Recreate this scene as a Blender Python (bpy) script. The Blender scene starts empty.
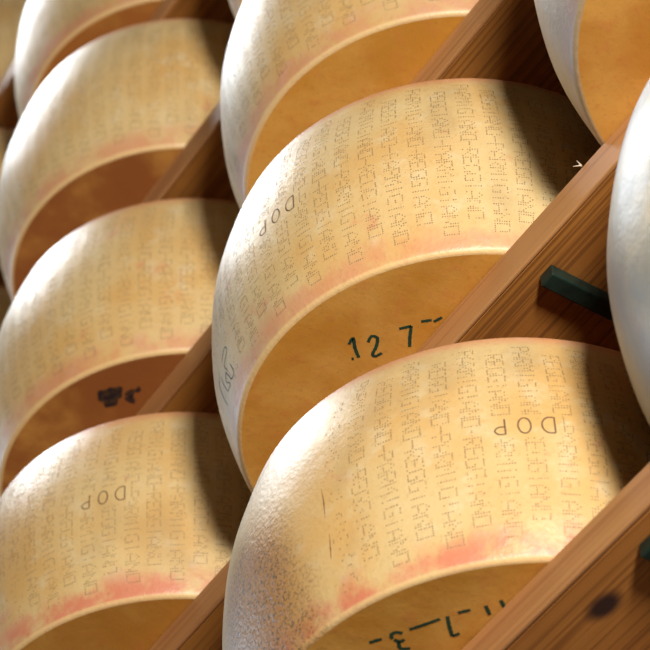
import bpy, bmesh, math, random
from mathutils import Vector, Matrix, noise
random.seed(7)
scene = bpy.context.scene
COL = scene.collection
PI = math.pi

# ------------------------------------------------------------------ sizes (metres)
R, H, BULGE, RF, EDGE = 0.225, 0.244, 0.0197, 0.1992, 0.0068
PITCH, TH = 0.3485, 0.0357          # shelf spacing, board thickness
DEPTH = 0.50                        # board depth

# ------------------------------------------------------------------ node helpers
class NT:
    def __init__(self, name):
        self.m = bpy.data.materials.new(name); self.m.use_nodes = True
        self.t = self.m.node_tree; self.n = self.t.nodes; self.l = self.t.links
        self.n.clear()
        self.out = self.n.new('ShaderNodeOutputMaterial')
        self.b = self.n.new('ShaderNodeBsdfPrincipled')
        self.l.new(self.b.outputs[0], self.out.inputs[0])
        self.tc = self.n.new('ShaderNodeTexCoord')
        self.oi = self.n.new('ShaderNodeObjectInfo')
    def put(self, sock, v):
        if isinstance(v, bpy.types.NodeSocket): self.l.new(v, sock)
        else: sock.default_value = v
    def math(self, op, a, b=0.0, c=None, clamp=False):
        n = self.n.new('ShaderNodeMath'); n.operation = op; n.use_clamp = clamp
        self.put(n.inputs[0], a); self.put(n.inputs[1], b)
        if c is not None: self.put(n.inputs[2], c)
        return n.outputs[0]
    def noise(self, vec, scale, detail=3.0, rough=0.5):
        n = self.n.new('ShaderNodeTexNoise')
        self.put(n.inputs['Vector'], vec); n.inputs['Scale'].default_value = scale
        n.inputs['Detail'].default_value = detail; n.inputs['Roughness'].default_value = rough
        return n.outputs['Fac']
    def ramp(self, v, lo, hi):
        n = self.n.new('ShaderNodeMapRange'); n.interpolation_type = 'SMOOTHSTEP'
        self.put(n.inputs[0], v); n.inputs[1].default_value = lo; n.inputs[2].default_value = hi
        return n.outputs[0]
    def mix(self, f, a, b, blend='MIX'):
        n = self.n.new('ShaderNodeMix'); n.data_type = 'RGBA'; n.blend_type = blend
        self.put(n.inputs[0], f); self.put(n.inputs[6], a); self.put(n.inputs[7], b)
        return n.outputs[2]
    def vscale(self, vec, s):
        n = self.n.new('ShaderNodeVectorMath'); n.operation = 'MULTIPLY'
        self.put(n.inputs[0], vec); n.inputs[1].default_value = s
        return n.outputs[0]
    def vadd(self, a, b):
        n = self.n.new('ShaderNodeVectorMath'); n.operation = 'ADD'
        self.put(n.inputs[0], a); self.put(n.inputs[1], b)
        return n.outputs[0]
    def shifted(self):
        """object coordinates, moved by a random amount for every object"""
        c = self.n.new('ShaderNodeCombineXYZ')
        for k, s in enumerate((13.0, 31.0, 7.0)):
            self.put(c.inputs[k], self.math('MULTIPLY', self.oi.outputs['Random'], s))
        return self.vadd(self.tc.outputs['Object'], c.outputs[0])
    def sep(self, vec):
        n = self.n.new('ShaderNodeSeparateXYZ'); self.put(n.inputs[0], vec); return n.outputs
    def attr(self, name):
        n = self.n.new('ShaderNodeAttribute'); n.attribute_type = 'OBJECT'; n.attribute_name = name
        return n.outputs['Fac']
    def bump(self, h, strength, dist):
        n = self.n.new('ShaderNodeBump'); n.inputs['Strength'].default_value = strength
        n.inputs['Distance'].default_value = dist; self.put(n.inputs['Height'], h)
        return n.outputs[0]
def srgb(r, g, b):
    f = lambda c: (c/255/12.92 if c/255 <= 0.04045 else ((c/255+0.055)/1.055)**2.4)
    return (f(r), f(g), f(b), 1.0)

# ------------------------------------------------------------------ materials
def rind_material():
    M = NT('cheese_rind'); p = M.shifted(); o = M.tc.outputs['Object']; z = M.sep(o)[2]
    n1 = M.noise(p, 9, 4, .55); n2 = M.noise(p, 38, 4, .6); n3 = M.noise(p, 260, 2, .6)
    n4 = M.noise(M.vadd(p, (3.1, 7.7, 1.3)), 16, 5, .65)
    base = M.mix(M.ramp(n1, .36, .66), srgb(210, 180, 126), srgb(205, 162, 98))
    base = M.mix(M.math('MULTIPLY', M.ramp(n2, .5, .72), .5), base, srgb(214, 196, 158))
    n5 = M.noise(M.vscale(M.vadd(p, (5.5, 2.2, 9.1)), (1, 1, .55)), 11, 4, .6)
    base = M.mix(M.math('MULTIPLY', M.ramp(n5, .5, .72), .45), base, srgb(168, 142, 100))
    # red-pink flush: patchy everywhere, dense in a band just above the lower rim and thin on the upper rim
    band = M.math('SUBTRACT', 1.0, M.ramp(z, .010, .038))
    bandn = M.math('MULTIPLY', band, M.ramp(M.math('ADD', M.math('ADD', M.math('MULTIPLY', n4, .5), M.math('MULTIPLY', n2, .5)), M.math('MULTIPLY', band, .10)), .46, .66))
    topb = M.math('MULTIPLY', M.ramp(z, .222, .24), .5)
    patch = M.math('MULTIPLY', M.ramp(n4, .60, .74), .55)
    red = M.math('MAXIMUM', M.math('MULTIPLY', bandn, M.attr('flush')), M.math('MAXIMUM', topb, patch), clamp=True)
    base = M.mix(red, base, srgb(203, 112, 84))
    # pale lip on the lower corner: its light-catching edge put into the colour
    lip = M.math('SUBTRACT', 1.0, M.ramp(z, .002, .0042))
    base = M.mix(M.math('MULTIPLY', lip, .75), base, srgb(222, 188, 130))
    # grey-green mould specks (only as strong as this wheel has them)
    speck = M.ramp(M.noise(p, 420, 2, .7), .50, .62)
    dv = M.n.new('ShaderNodeVectorMath'); dv.operation = 'DISTANCE'
    M.put(dv.inputs[0], M.vscale(o, (1, 1, .75))); dv.inputs[1].default_value = (.098, -.202, .045)
    dd = M.math('ADD', dv.outputs['Value'], M.math('MULTIPLY', M.math('SUBTRACT', n1, .5), .10))
    where = M.math('MULTIPLY', M.math('SUBTRACT', 1.0, M.ramp(dd, .03, .088)), M.attr('mould'))
    base = M.mix(M.math('MULTIPLY', where, .8), base, srgb(166, 108, 40))
    base = M.mix(M.math('MULTIPLY', M.math('MULTIPLY', where, speck), .95, clamp=True), base, srgb(92, 74, 44))
    # greyish dry bloom
    bl = M.math('MULTIPLY', M.attr('bloom'), M.ramp(M.noise(p, 14, 4, .6), .1, .6), clamp=True)
    base = M.mix(bl, base, srgb(118, 122, 118))
    base = M.mix(M.math('MULTIPLY', M.ramp(n3, .55, .75), .22), base, srgb(150, 105, 60))
    M.put(M.b.inputs['Base Color'], base)
    M.put(M.b.inputs['Roughness'], M.math('ADD', .36, M.math('MULTIPLY', n2, .18)))
    M.b.inputs['Specular IOR Level'].default_value = .5
    h = M.math('ADD', M.math('MULTIPLY', n2, .6), M.math('MULTIPLY', n3, M.math('ADD', .35, M.math('MULTIPLY', where, .75))))
    M.put(M.b.inputs['Normal'], M.bump(h, .35, .003))
    return M.m
def face_material():
    M = NT('cheese_flat_face'); p = M.shifted()
    n1 = M.noise(p, 12, 4, .55); n2 = M.noise(p, 60, 4, .65); n3 = M.noise(p, 300, 2, .6)
    base = M.mix(M.ramp(n1, .35, .65), srgb(214, 158, 74), srgb(198, 136, 48))
    base = M.mix(M.math('MULTIPLY', M.ramp(n2, .52, .7), .45), base, srgb(204, 128, 62))
    base = M.mix(M.math('MULTIPLY', M.ramp(n3, .55, .75), .3), base, srgb(160, 106, 48))
    base = M.mix(M.math('MULTIPLY', M.attr('rust_shade'), M.ramp(n1, .15, .6)), base, srgb(140, 78, 38))  # reddish-brown face tint, also carrying painted shade on the blotted wheel
    M.put(M.b.inputs['Base Color'], base); M.b.inputs['Roughness'].default_value = .55
    M.put(M.b.inputs['Normal'], M.bump(n2, .25, .002))
    return M.m
def wood_material(name, c1, c2, c3, rough, rings=1.0, knot=None):
    M = NT(name); o = M.tc.outputs['Object']; p = M.shifted()
    g = M.noise(M.vscale(p, (2.2, 300*rings, 300*rings)), 1, 3, .6)
    g2 = M.noise(M.vscale(p, (.9, 16, 16)), 1, 3, .5)
    big = M.noise(p, 6, 3, .5)
    base = M.mix(M.ramp(g2, .2, .8), c1, c2)
    base = M.mix(M.math('MULTIPLY', M.ramp(g, .48, .60), .55), base, c3)
    base = M.mix(M.math('MULTIPLY', M.ramp(big, .52, .72), .35), base, c3)
    if knot:
        kx, ky, kr = knot; s = M.sep(o)
        d = M.math('SQRT', M.math('ADD', M.math('POWER', M.math('MULTIPLY', M.math('SUBTRACT', s[0], kx), .6), 2.0), M.math('POWER', M.math('SUBTRACT', s[1], ky), 2.0)))
        d = M.math('ADD', d, M.math('MULTIPLY', M.math('SUBTRACT', big, .5), .006))
        base = M.mix(M.math('SUBTRACT', 1.0, M.ramp(d, kr*.35, kr)), base, srgb(58, 32, 24))
    M.put(M.b.inputs['Base Color'], base); M.b.inputs['Roughness'].default_value = rough
    M.put(M.b.inputs['Normal'], M.bump(M.math('ADD', g, g2), .3, .0012))
    return M.m
def plain(name, c, rough, metal=0.0, nscale=60, amt=.25, c2=None):
    M = NT(name); p = M.shifted()
    base = M.mix(M.math('MULTIPLY', M.ramp(M.noise(p, nscale, 3, .6), .4, .7), amt), c, c2 or (c[0]*.5, c[1]*.5, c[2]*.5, 1))
    M.put(M.b.inputs['Base Color'], base); M.b.inputs['Roughness'].default_value = rough; M.b.inputs['Metallic'].default_value = metal
    return M.m
RIND = rind_material(); FACE = face_material()
PIN = plain('pricked_rind', srgb(150, 122, 84), .7)
STAMP = plain('impressed_rind', srgb(112, 84, 56), .7)
BLUEINK = plain('faint_grey_stamp', srgb(84, 88, 80), .7)
INK = plain('green_black_ink', srgb(12, 58, 44), .6, c2=srgb(40, 98, 66))
SMEAR = plain('dark_ink_blot', srgb(24, 18, 26), .6, nscale=180, amt=.8, c2=srgb(92, 62, 36))
CRACK = plain('rind_crack', srgb(122, 82, 48), .8)
LIT_LATH = wood_material('planed_lit_front_lath', srgb(188, 136, 84), srgb(174, 117, 67), srgb(148, 94, 54), .55, .55)  # pale edge of the board, partly its better light put into the colour
PANEL = wood_material('brown_board', srgb(176, 116, 48), srgb(158, 98, 38), srgb(92, 48, 14), .6)
PANELK = wood_material('brown_knotty_board', srgb(188, 122, 54), srgb(170, 102, 42), srgb(118, 66, 26), .6, 1.0, (.287, .036, .014))
STEEL = plain('green_painted_steel', srgb(26, 44, 36), .4, .0, 90, .6, srgb(10, 14, 13))
SPLINT = plain('raw_splinter', srgb(232, 212, 184), .6)
WALL = plain('dark_plank_wall', srgb(70, 44, 24), .9)

# ------------------------------------------------------------------ mesh helpers
def link(name, me, mat, parent=None):
    o = bpy.data.objects.new(name, me); COL.objects.link(o)
    if mat: me.materials.append(mat)
    if parent: o.parent = parent
    return o
def mesh(name, verts, faces, smooth=True):
    me = bpy.data.meshes.new(name); me.from_pydata(verts, [], faces); me.update()
    if smooth: me.polygons.foreach_set('use_smooth', [True]*len(me.polygons))
    return me
def box_mesh(name, x0, x1, y0, y1, z0, z1, bev=.002, seg=2):
    bm = bmesh.new()
    v = [bm.verts.new((x, y, z)) for x in (x0, x1) for y in (y0, y1) for z in (z0, z1)]
    for f in ((0, 1, 3, 2), (4, 6, 7, 5), (0, 4, 5, 1), (2, 3, 7, 6), (0, 2, 6, 4), (1, 5, 7, 3)): bm.faces.new([v[i] for i in f])
    bmesh.ops.recalc_face_normals(bm, faces=bm.faces)
    if bev: bmesh.ops.bevel(bm, geom=bm.edges[:], offset=bev, segments=seg, profile=.5, affect='EDGES')
    me = bpy.data.meshes.new(name); bm.to_mesh(me); bm.free()
    return me
def tag(o, label, cat, group=None):
    o['label'] = label; o['category'] = cat
    if group: o['group'] = group

# ------------------------------------------------------------------ the wheel's form
def side_r(z):
    """radius of the bulging side between the two rounded corners"""
    n = (z - H/2)/(H/2 - EDGE)
    return R - BULGE*n*n
def wob(az, z):
    return .0007*math.sin(3*az + 9*z) + .0005*math.sin(5*az - 17*z + 1.3) + .0004*math.sin(9*az + 40*z)
def corner(t):
    """t 0..1 from the flat face (radius RF, z 0) to the side (z EDGE)"""
    r1, slope = side_r(EDGE), 2*BULGE/(H/2 - EDGE)
    p0, p3 = (RF, 0.0), (r1, EDGE)
    p1 = (RF + .0036, 0.0); p2 = (r1 - .003*slope, EDGE - .003)
    b = ((1-t)**3, 3*t*(1-t)**2, 3*t*t*(1-t), t**3)
    return tuple(sum(b[k]*q[k2] for k, q in enumerate((p0, p1, p2, p3))) for k2 in (0, 1))
prof = [corner(i/8) for i in range(8)]
prof += [(side_r(EDGE + (H - 2*EDGE)*i/40), EDGE + (H - 2*EDGE)*i/40) for i in range(41)]
prof += [(corner(i/8)[0], H - corner(i/8)[1]) for i in range(7, -1, -1)]
NS = 192
def rind_mesh():
    vs, fs = [], []
    for r, z in prof:
        k = min(1, max(0, min(z, H - z)/.03))
        for a in range(NS):
            az = 2*PI*a/NS; rr = r + wob(az, z)*k
            vs.append((rr*math.cos(az), rr*math.sin(az), z))
    n = len(prof)
    for i in range(n-1):
        for a in range(NS):
            b = (a+1) % NS
            fs.append((i*NS+a, i*NS+b, (i+1)*NS+b, (i+1)*NS+a))
    return mesh('rind', vs, fs)
def face_mesh(top):
    vs, fs = [], []; z = H if top else 0.0
    rings = [RF*k/10 for k in range(10, 0, -1)]
    for r in rings:
        for a in range(NS):
            az = 2*PI*a/NS; vs.append((r*math.cos(az), r*math.sin(az), z))
    c = len(vs); vs.append((0, 0, z))
    for i in range(len(rings)-1):
        for a in range(NS):
            b = (a+1) % NS
            f = (i*NS+a, i*NS+b, (i+1)*NS+b, (i+1)*NS+a)
            fs.append(f if top else f[::-1])
    i = len(rings)-1
    for a in range(NS):
        b = (a+1) % NS; f = (i*NS+a, i*NS+b, c); fs.append(f if top else f[::-1])
    return mesh('flat_face', vs, fs)
def on_side(az, z, off):
    rr = side_r(z) + wob(az, z)*min(1, max(0, min(z, H-z)/.03)) + off
    return (rr*math.cos(az), rr*math.sin(az), z)

FONT = {
 'P': ('####.', '#...#', '#...#', '####.', '#....', '#....', '#....'),
 'A': ('..#..', '.#.#.', '#...#', '#...#', '#####', '#...#', '#...#'),
 'R': ('####.', '#...#', '#...#', '####.', '#.#..', '#..#.', '#...#'),
 'M': ('#...#', '##.##', '#.#.#', '#.#.#', '#...#', '#...#', '#...#'),
 'I': ('..#..',)*7,
 'G': ('.####', '#....', '#....', '#..##', '#...#', '#...#', '.####'),
 'N': ('#...#', '##..#', '##..#', '#.#.#', '#..##', '#..##', '#...#'),
 'O': ('#####', '#...#', '#...#', '#...#', '#...#', '#...#', '#####'),
 'E': ('#####', '#....', '#....', '####.', '#....', '#....', '#####'),
 '-': ('.....', '.....', '.....', '#####', '.....', '.....', '.....')}
def lettering_mesh(worn_from=None):
    """pin-pricked words running down the side all the way round; letter heads point to +azimuth"""
    vs, fs = [], []; ncol = 64; CH = .0102; DX = .0019; DY = .0021; dr = .00067
    for c in range(ncol):
        az0 = 2*PI*c/ncol + math.radians(1.6) + random.uniform(-.002, .002)
        word, zend = ('PARMIGIANO-REGGIANO', .0285) if c % 2 == 0 else ('REGGIANO-PARMIGIANO', .0150)
        zend += random.uniform(-.0015, .0015)
        ztop = zend + CH*len(word)
        for k, chh in enumerate(word):
            for row, line in enumerate(FONT[chh]):
                for colm, px in enumerate(line):
                    if px != '#' or random.random() < .09: continue
                    z = ztop - k*CH - .001 - colm*DX
                    s = (3 - row)*DY + random.uniform(-.0002, .0002)
                    az = az0 + s/R
                    d = (az + PI) % (2*PI) - PI
                    if abs(d) < math.radians(7.0) and .1035 < z < .1285: continue
                    if not worn_from and -.92 < d < -.42 and z < .082 and random.random() < .8: continue
                    if worn_from and random.random() < (worn_from - d)*5: continue
                    if not EDGE + .002 < z < H - EDGE - .002: continue
                    b = len(vs); rad = dr*random.uniform(.8, 1.2)
                    for j in range(6):
                        t = j*PI/3
                        vs.append(on_side(az + rad*math.cos(t)/R, z + rad*math.sin(t), .00018))
                    fs.append(tuple(range(b, b+6)))
    return mesh('pricked_lettering', vs, fs)
def ribbon(lines, w, put, taper=.0):
    """flat strokes of width w; put(u, v) lays a point of the stroke on its surface"""
    vs, fs = [], []
    for pts in lines:
        # smooth resample
        P = [Vector(p) for p in pts]; Q = []
        for i in range(len(P)-1):
            p0, p1, p2, p3 = P[max(i-1, 0)], P[i], P[i+1], P[min(i+2, len(P)-1)]
            for s in range(6):
                t = s/6
                Q.append(.5*((2*p1) + (p2-p0)*t + (2*p0-5*p1+4*p2-p3)*t*t + (3*p1-p0-3*p2+p3)*t**3))
        Q.append(P[-1])
        b = len(vs)
        for i, q in enumerate(Q):
            d = Q[min(i+1, len(Q)-1)] - Q[max(i-1, 0)]
            if d.length < 1e-9: d = Vector((1, 0))
            d.normalize(); nrm = Vector((-d.y, d.x))
            ww = w*(1 - taper*abs(2*i/(len(Q)-1)-1))/2*(1 + .12*math.sin(i*2.3))
            vs.append(put(*(q + nrm*ww))); vs.append(put(*(q - nrm*ww)))
        for i in range(len(Q)-1):
            fs.append((b+2*i, b+2*i+1, b+2*i+3, b+2*i+2))
    return vs, fs
def side_put(az_c, z_c, off=.00022):
    return lambda u, v: on_side(az_c + u/R, z_c + v, off)
def face_put(u, v): return (u, v, -.00025)
def ring(cx, cy, rx, ry, n=16, a0=0, a1=2*PI):
    return [(cx + rx*math.cos(a0+(a1-a0)*i/n), cy + ry*math.sin(a0+(a1-a0)*i/n)) for i in range(n+1)]
def dop_mesh():
    """the letters DOP standing on their heads: read from the right, so P is leftmost"""
    L = []; hw, hh = .0046, .0082
    def letter(cx, strokes):
        for s in strokes: L.append([(cx - x*hw, -y*hh) for x, y in s])
    D = [[(-1, -1), (-1, 0), (-1, 1)], [(-1, 1), (.1, .98), (.8, .55), (1, 0), (.8, -.55), (.1, -.98), (-1, -1)]]
    O = [[(math.sin(a)*1.0, math.cos(a)) for a in [2*PI*i/14 for i in range(15)]]]
    Pp = [[(-.7, -1), (-.7, 0), (-.7, 1)], [(-.7, 1), (.4, .95), (.95, .5), (.4, .08), (-.7, .02)]]
    letter(.0172, D); letter(0, O); letter(-.0172, Pp)
    vs, fs = ribbon(L, .0013, side_put(0, .1165))
    return mesh('impressed_letters', vs, fs)

RINDM, BOTM, TOPM, LETM, DOPM = rind_mesh(), face_mesh(False), face_mesh(True), lettering_mesh(), dop_mesh()
LETC = lettering_mesh(math.radians(-30))
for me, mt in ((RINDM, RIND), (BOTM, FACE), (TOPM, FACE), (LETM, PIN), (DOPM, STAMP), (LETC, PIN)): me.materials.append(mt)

# ------------------------------------------------------------------ cheese wheels
def make_wheel():
    root = bpy.data.objects.new('cheese_wheel', None); COL.objects.link(root)
    r = link('rind', RINDM, None, root)
    r['mould'] = 0.0; r['bloom'] = 0.0
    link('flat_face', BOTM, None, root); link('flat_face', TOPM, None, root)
    link('pricked_lettering', LETM, None, r); link('impressed_letters', DOPM, None, r)
    return root
def copy_wheel(src):
    r = src.copy(); COL.objects.link(r)
    for ch in list(src.children):
        c = ch.copy(); COL.objects.link(c); c.parent = r
        for g in ch.children:
            d = g.copy(); COL.objects.link(d); d.parent = c
    return r
# (u, v, shelf, radius scale, height scale, turn of the DOP mark in degrees, mould, bloom, label)
W = [
 ('C', .0989, .1103, 0, 1.0347, .9815, -34.3, 1.0, .0, 'sharp cheese wheel at the bottom centre with upside-down DOP letters above a green date'),
 ('I', .5655, .1311, 0, .9924, 1.0, 95, .3, .8, 'pale grey cheese wheel cut off by the right edge, in front of the bracket'),
 ('B', .0922, .0961, 1, 1.0017, .9727, -81.0, .2, .0, 'large central cheese wheel with green ink 12 7 on its underside'),
 ('G', -.3832, .0940, 1, .984, 1.004, -51.3, .4, .0, 'blurred cheese wheel at the lower left corner with red-pink lower rim'),
 ('H', .5808, .0902, 1, 1.0, 1.0, 100, .1, .45, 'cheese wheel at the top right corner with orange underside facing right'),
 ('A', .0894, .1078, 2, .9965, 1.027, 110, .2, .1, 'cheese wheel at the top centre directly above the wheel inked 12 7'),
 ('F', -.3951, .1115, 2, 1.0053, 1.010, 100, .3, .0, 'blurred cheese wheel at middle left with a dark blot on its underside'),
 ('E', -.4063, .1080, 3, .994, 1.004, 120, .1, .0, 'blurred cheese wheel at upper left with a broad white sheen and plain orange underside'),
 ('D', -.4401, .1288, 4, .989, 1.006, 90, .2, .1, 'blurred cheese wheel cropped by the top edge in the upper left corner'),
 ('K', .0800, .1100, 3, 1.0, 1.0, 100, .1, .2, 'cheese wheel of which only a pale lower tip shows at the top edge'),
 ('N', -.930, .1150, 5, 1.0, 1.0, 100, .1, .0, 'very blurred yellow cheese wheel in the extreme top left corner'),
 ('M', -.905, .1150, 4, 1.0, 1.0, 100, .1, .0, 'very blurred cheese wheel just below the top left corner, cut off by the left edge'),
 ('L', -.885, .1150, 3, 1.0, 1.0, 100, .1, .0, 'very blurred cheese wheel of which only a sliver shows at the left edge'),
]
WH = {}; proto = make_wheel()
for i, (key, u, v, k, sr, sh, turn, mould, bloom, label) in enumerate(W):
    r = proto if i == 0 else copy_wheel(proto)
    r.location = (u, v, k*PITCH); r.rotation_euler = (0, 0, math.radians(turn)); r.scale = (sr, sr, sh)
    tag(r, label, 'cheese', 'cheese wheels resting on the shelves')
    rd = [c for c in r.children if c.name.startswith('rind')][0]
    rd['mould'] = mould; rd['bloom'] = bloom; rd['flush'] = .85 if key in 'CG' else .5
    for g in list(rd.children):
        if g.data in (LETM, LETC): g.data = LETC if key == 'C' else LETM
        if key in 'IH' and g.data in (LETM, LETC, DOPM): bpy.data.objects.remove(g)   # bare rinds
    fb = [c for c in r.children if c.data == BOTM][0]; fb['rust_shade'] = {'E': .9, 'D': .7, 'F': .9, 'H': .2, 'G': .25}.get(key, 0.0)  # redder faces; the blotted wheel's value also paints in its shade
    WH[key] = (r, rd, [c for c in r.children if c.data == BOTM][0], turn, sr)

def ink_on_face(key, lines, w, name, mat, label):
    r, rd, fc, turn, sr = WH[key]; t = math.radians(-turn)
    L = [[((x*math.cos(t) - y*math.sin(t))/sr, (x*math.sin(t) + y*math.cos(t))/sr) for x, y in s] for s in lines]
    vs, fs = ribbon(L, w, face_put, .12)
    o = link(name, mesh(name, vs, fs), mat, fc); o['label'] = label
    return o
B_DATE = [[(0.0282, -0.1481), (0.0358, -0.149), (0.0276, -0.1416), (0.0203, -0.1328)], [(0.0158, -0.1371), (0.017, -0.1357)], [(0.0387, -0.1359), (0.0456, -0.1371), (0.0464, -0.1318), (0.038, -0.1273), (0.03, -0.1254), (0.0285, -0.122), (0.0347, -0.1193)], [(0.0647, -0.1222), (0.0686, -0.1187), (0.0724, -0.1155)], [(0.0724, -0.1155), (0.0613, -0.1092), (0.0527, -0.1035)], [(0.0808, -0.1113), (0.0866, -0.1048)], [(0.0861, -0.1022), (0.0936, -0.0993)]]
C_DATE = [[(0.0379, -0.1715), (0.0459, -0.1659)], [(0.0498, -0.1594), (0.0536, -0.1625), (0.0575, -0.1607), (0.0588, -0.1563)], [(0.0502, -0.1577), (0.0503, -0.1529), (0.054, -0.1515)], [(0.0499, -0.1536), (0.0445, -0.1484), (0.0483, -0.1422)], [(0.0649, -0.1543), (0.0751, -0.1479), (0.0858, -0.1418)], [(0.091, -0.1388), (0.0821, -0.1306), (0.0753, -0.1233)], [(0.0753, -0.1233), (0.0806, -0.1205)], [(0.0979, -0.1343), (0.1053, -0.1285)], [(0.1147, -0.1216), (0.1083, -0.1133)], [(0.1252, -0.1156), (0.1205, -0.1092)]]
B_MARK = [[(-113.8, 0.0583), (-112.1, 0.0606), (-109.8, 0.0607), (-108.9, 0.0555), (-110.1, 0.0528), (-112.8, 0.0500), (-111.8, 0.0405)], [(-109.7, 0.0401), (-109.1, 0.031), (-109.5, 0.0267), (-111.5, 0.0284), (-112.3, 0.0351), (-113.4, 0.0431), (-114.7, 0.0377), (-113.1, 0.0286), (-115.7, 0.0296)], [(-118.0, 0.0625), (-118.6, 0.0552), (-120.2, 0.0560), (-120.3, 0.0444), (-119.8, 0.0293)], [(-116.9, 0.0524), (-116.9, 0.0431), (-115.9, 0.0293)]]
ink_on_face('B', B_DATE, .0030, 'ink_date', INK, 'dark green ink figures 12 7')
ink_on_face('C', C_DATE, .0029, 'ink_date', INK, 'dark green ink date 11-7-3 upside down')
def side_strokes(key, lines, w, name, mat, label, taper=.3):
    r, rd, fc, turn, sr = WH[key]
    L = [[(math.radians(a - turn)*R, z) for a, z in s] for s in lines]
    vs, fs = ribbon(L, w, lambda u, v: on_side(u/R, v, .0002), taper)
    o = link(name, mesh(name, vs, fs), mat, rd); o['label'] = label
side_strokes('B', B_MARK, .0013, 'stamped_number', BLUEINK, 'faint grey number stamped sideways on the rind')
side_strokes('C', [[(-74.9, .114), (-74.6, .098), (-74.8, .083)], [(-74.3, .068), (-74.7, .055), (-75.1, .045)]], .0011, 'crack', CRACK, 'fine dark crack', .9)
# dark blot on the wheel at middle left
r, rd, fc, turn, sr = WH['F']; t = math.radians(-turn)
vs, fs = [], []
for (cx, cy, ra, rb, n) in ((.0765, -.146, .0145, .0115, 26), (.0905, -.131, .006, .0045, 14), (.083, -.126, .004, .006, 12), (.099, -.127, .0045, .003, 12)):
    b = len(vs); vs.append((cx, cy))
    for j in range(n):
        a = 2*PI*j/n; k = 1 + .16*math.sin(3*a + cx*90) + .1*math.sin(7*a)
        vs.append((cx + ra*k*math.cos(a), cy + rb*k*math.sin(a)))
    for j in range(n): fs.append((b, b+1+(j+1) % n, b+1+j))
vs = [((x*math.cos(t) - y*math.sin(t))/sr, (x*math.sin(t) + y*math.cos(t))/sr, -.00025) for x, y in vs]
link('ink_blot', mesh('ink_blot', vs, fs), SMEAR, fc)['label'] = 'dark smeared ink blot'

# ------------------------------------------------------------------ shelf boards
where = {0: 'wooden shelf board with a dark knot underneath, crossing the lower right corner',
         1: 'wooden shelf board crossing the middle under the wheel inked 12 7',
         2: 'wooden shelf board under the top centre wheel and the blotted wheel',
         3: 'wooden shelf board at upper left under the wheel with the broad white sheen',
         4: 'wooden shelf board near the top left corner under the cropped wheel',
         5: 'blurred wooden shelf board in the extreme top left corner'}
for k in range(6):
    x0, x1 = -2.6, (1.0 if k < 3 else .7)
    root = bpy.data.objects.new('shelf_board', None); COL.objects.link(root)
    root.location = (0, 0, k*PITCH - .0004)
    tag(root, where[k], 'shelf', 'wooden shelf boards')
    o = link('front_lath', box_mesh('front_lath', x0, x1, 0, .0045, -TH + .0004, 0, .0018, 3), LIT_LATH, root)
    o['label'] = 'planed front edge, lightened for its better light'
    link('panel', box_mesh('panel', x0, x1, .0046, DEPTH, -TH + .0004, -.0003, .0003, 1), PANELK if k == 0 else PANEL, root)['label'] = 'dark brown underside'

# steel arms under two of the boards
def bracket(x, k, label):
    root = bpy.data.objects.new('shelf_bracket', None); COL.objects.link(root)
    zt = k*PITCH - TH - .0002
    root.location = (x, .018, zt)
    tag(root, label, 'bracket', 'green steel shelf brackets')
    link('arm', box_mesh('arm', -.008, .008, 0, .52, -.0125, 0, .0015, 2), STEEL, root)
    link('wall_plate', box_mesh('wall_plate', -.02, .02, .52, .5265, -.09, 0, .001, 1), STEEL, root)
bracket(.295, 1, 'green steel bracket under the middle shelf board beside the pale grey wheel')
bracket(.357, 0, 'green steel bracket end under the lower right shelf board at the right edge')

# white splinter standing off the board's edge
root = bpy.data.objects.new('splinter', None); COL.objects.link(root); root.location = (.3747, -.001, PITCH)
tag(root, 'tiny pale splinter sticking up from the middle shelf board edge', 'splinter')
def sliver(name, a, b, w):
    a, b = Vector(a), Vector(b); d = (b-a).normalized(); s = d.orthogonal().normalized()*w; t2 = d.cross(s)
    vs = [a+s, a+t2, a-s, a-t2, b+s*.3, b+t2*.3, b-s*.3, b-t2*.3]
    fs = [(0, 1, 2, 3), (7, 6, 5, 4)] + [(i, 4+i, 4+(i+1) % 4, (i+1) % 4) for i in range(4)]
    link(name, mesh(name, [tuple(v) for v in vs], fs, False), SPLINT, root)
sliver('sliver', (0, 0, -.0004), (-.006, -.003, .003), .0009)
sliver('sliver', (0, 0, -.0004), (-.002, -.002, .0065), .0007)

# ------------------------------------------------------------------ setting
wb = link('wall_back', box_mesh('wall_back', -3.6, 1.8, .5445, .60, -1.2, 3.6, 0), WALL); wb['kind'] = 'structure'

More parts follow.
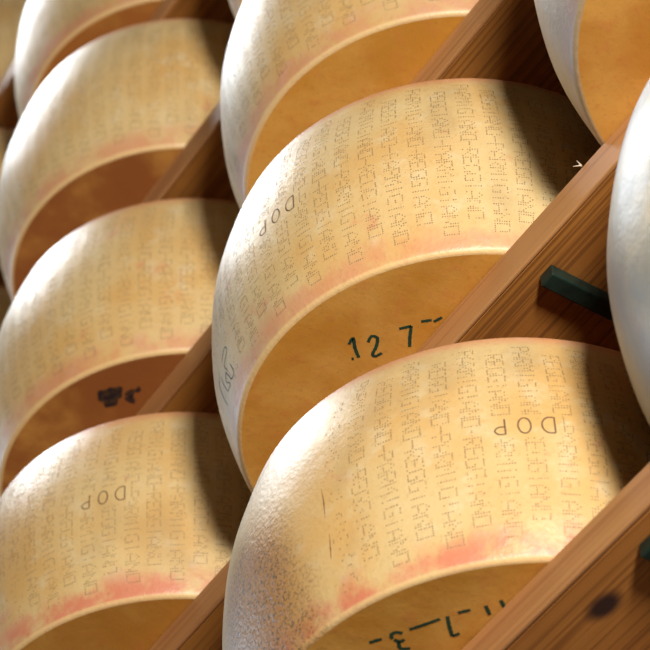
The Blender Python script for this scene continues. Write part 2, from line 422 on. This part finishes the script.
# ------------------------------------------------------------------ light
def area(name, loc, target, size, power, col, size_y=None):
    L = bpy.data.lights.new(name, 'AREA'); L.energy = power; L.color = col
    L.shape = 'RECTANGLE'; L.size = size; L.size_y = size_y or size
    o = bpy.data.objects.new(name, L); COL.objects.link(o); o.location = loc
    o.rotation_euler = (Vector(target) - Vector(loc)).to_track_quat('-Z', 'Y').to_euler()
    return o
def polar(az, el, d, c=(0, 0, .35)):
    a, e = math.radians(az), math.radians(el)
    return (c[0] + d*math.cos(e)*math.cos(a), c[1] + d*math.cos(e)*math.sin(a), c[2] + d*math.sin(e))
area('daylight_window', polar(-158, 20, 4.5), (-.1, 0, .4), 1.6, 66, (.70, .84, 1.0), 1.4)
area('skylight', polar(-160, 60, 4.2), (-.1, 0, .4), 1.1, 112, (.88, .94, 1.0), .9)
area('aisle_light', (2.6, -1.27, -.55), (0, 0, .4), .34, 132, (1.0, .97, .91), .5)  # unseen source low in the aisle, placed from the wheels' shadow edges
# the hall around: dim above, the warm floor below
w = bpy.data.worlds.new('hall'); scene.world = w; w.use_nodes = True
nt = w.node_tree; nt.nodes.clear()
out = nt.nodes.new('ShaderNodeOutputWorld'); bg = nt.nodes.new('ShaderNodeBackground')
tc = nt.nodes.new('ShaderNodeTexCoord'); sx = nt.nodes.new('ShaderNodeSeparateXYZ')
mr = nt.nodes.new('ShaderNodeMapRange'); mr.interpolation_type = 'SMOOTHSTEP'
mr.inputs[1].default_value = -.75; mr.inputs[2].default_value = -.05
mx = nt.nodes.new('ShaderNodeMix'); mx.data_type = 'RGBA'
mx.inputs[6].default_value = (.15, .12, .09, 1); mx.inputs[7].default_value = (.018, .017, .014, 1)
nt.links.new(tc.outputs['Generated'], sx.inputs[0]); nt.links.new(sx.outputs[2], mr.inputs[0])
nt.links.new(mr.outputs[0], mx.inputs[0]); nt.links.new(mx.outputs[2], bg.inputs[0]); nt.links.new(bg.outputs[0], out.inputs[0])

# ------------------------------------------------------------------ camera
yaw, pit, roll, fpx = -.9515, .8473, -.0485, 2735.3
cy, sy, cp, sp = math.cos(yaw), math.sin(yaw), math.cos(pit), math.sin(pit)
fw = Vector((sy*cp, cy*cp, sp)); right = Vector((cy, -sy, 0)); up = right.cross(fw)
c, s = math.cos(roll), math.sin(roll)
rx, ux = c*right + s*up, -s*right + c*up
cam = bpy.data.cameras.new('camera'); co = bpy.data.objects.new('camera', cam); COL.objects.link(co)
m = Matrix((rx, ux, -fw)).transposed().to_4x4(); m.translation = (1.3468, -.9497, -1.3465)
co.matrix_world = m
cam.sensor_fit = 'HORIZONTAL'; cam.sensor_width = 36; cam.lens = fpx/650*36
cam.clip_start = .05
cam.dof.use_dof = True; cam.dof.focus_distance = 2.22; cam.dof.aperture_fstop = 11
scene.camera = co
vs = scene.view_settings
scene.display_settings.display_device = 'sRGB'
vs.view_transform = 'Standard'; vs.look = 'None'; vs.gamma = 1; vs.use_curve_mapping = False; vs.exposure = 0
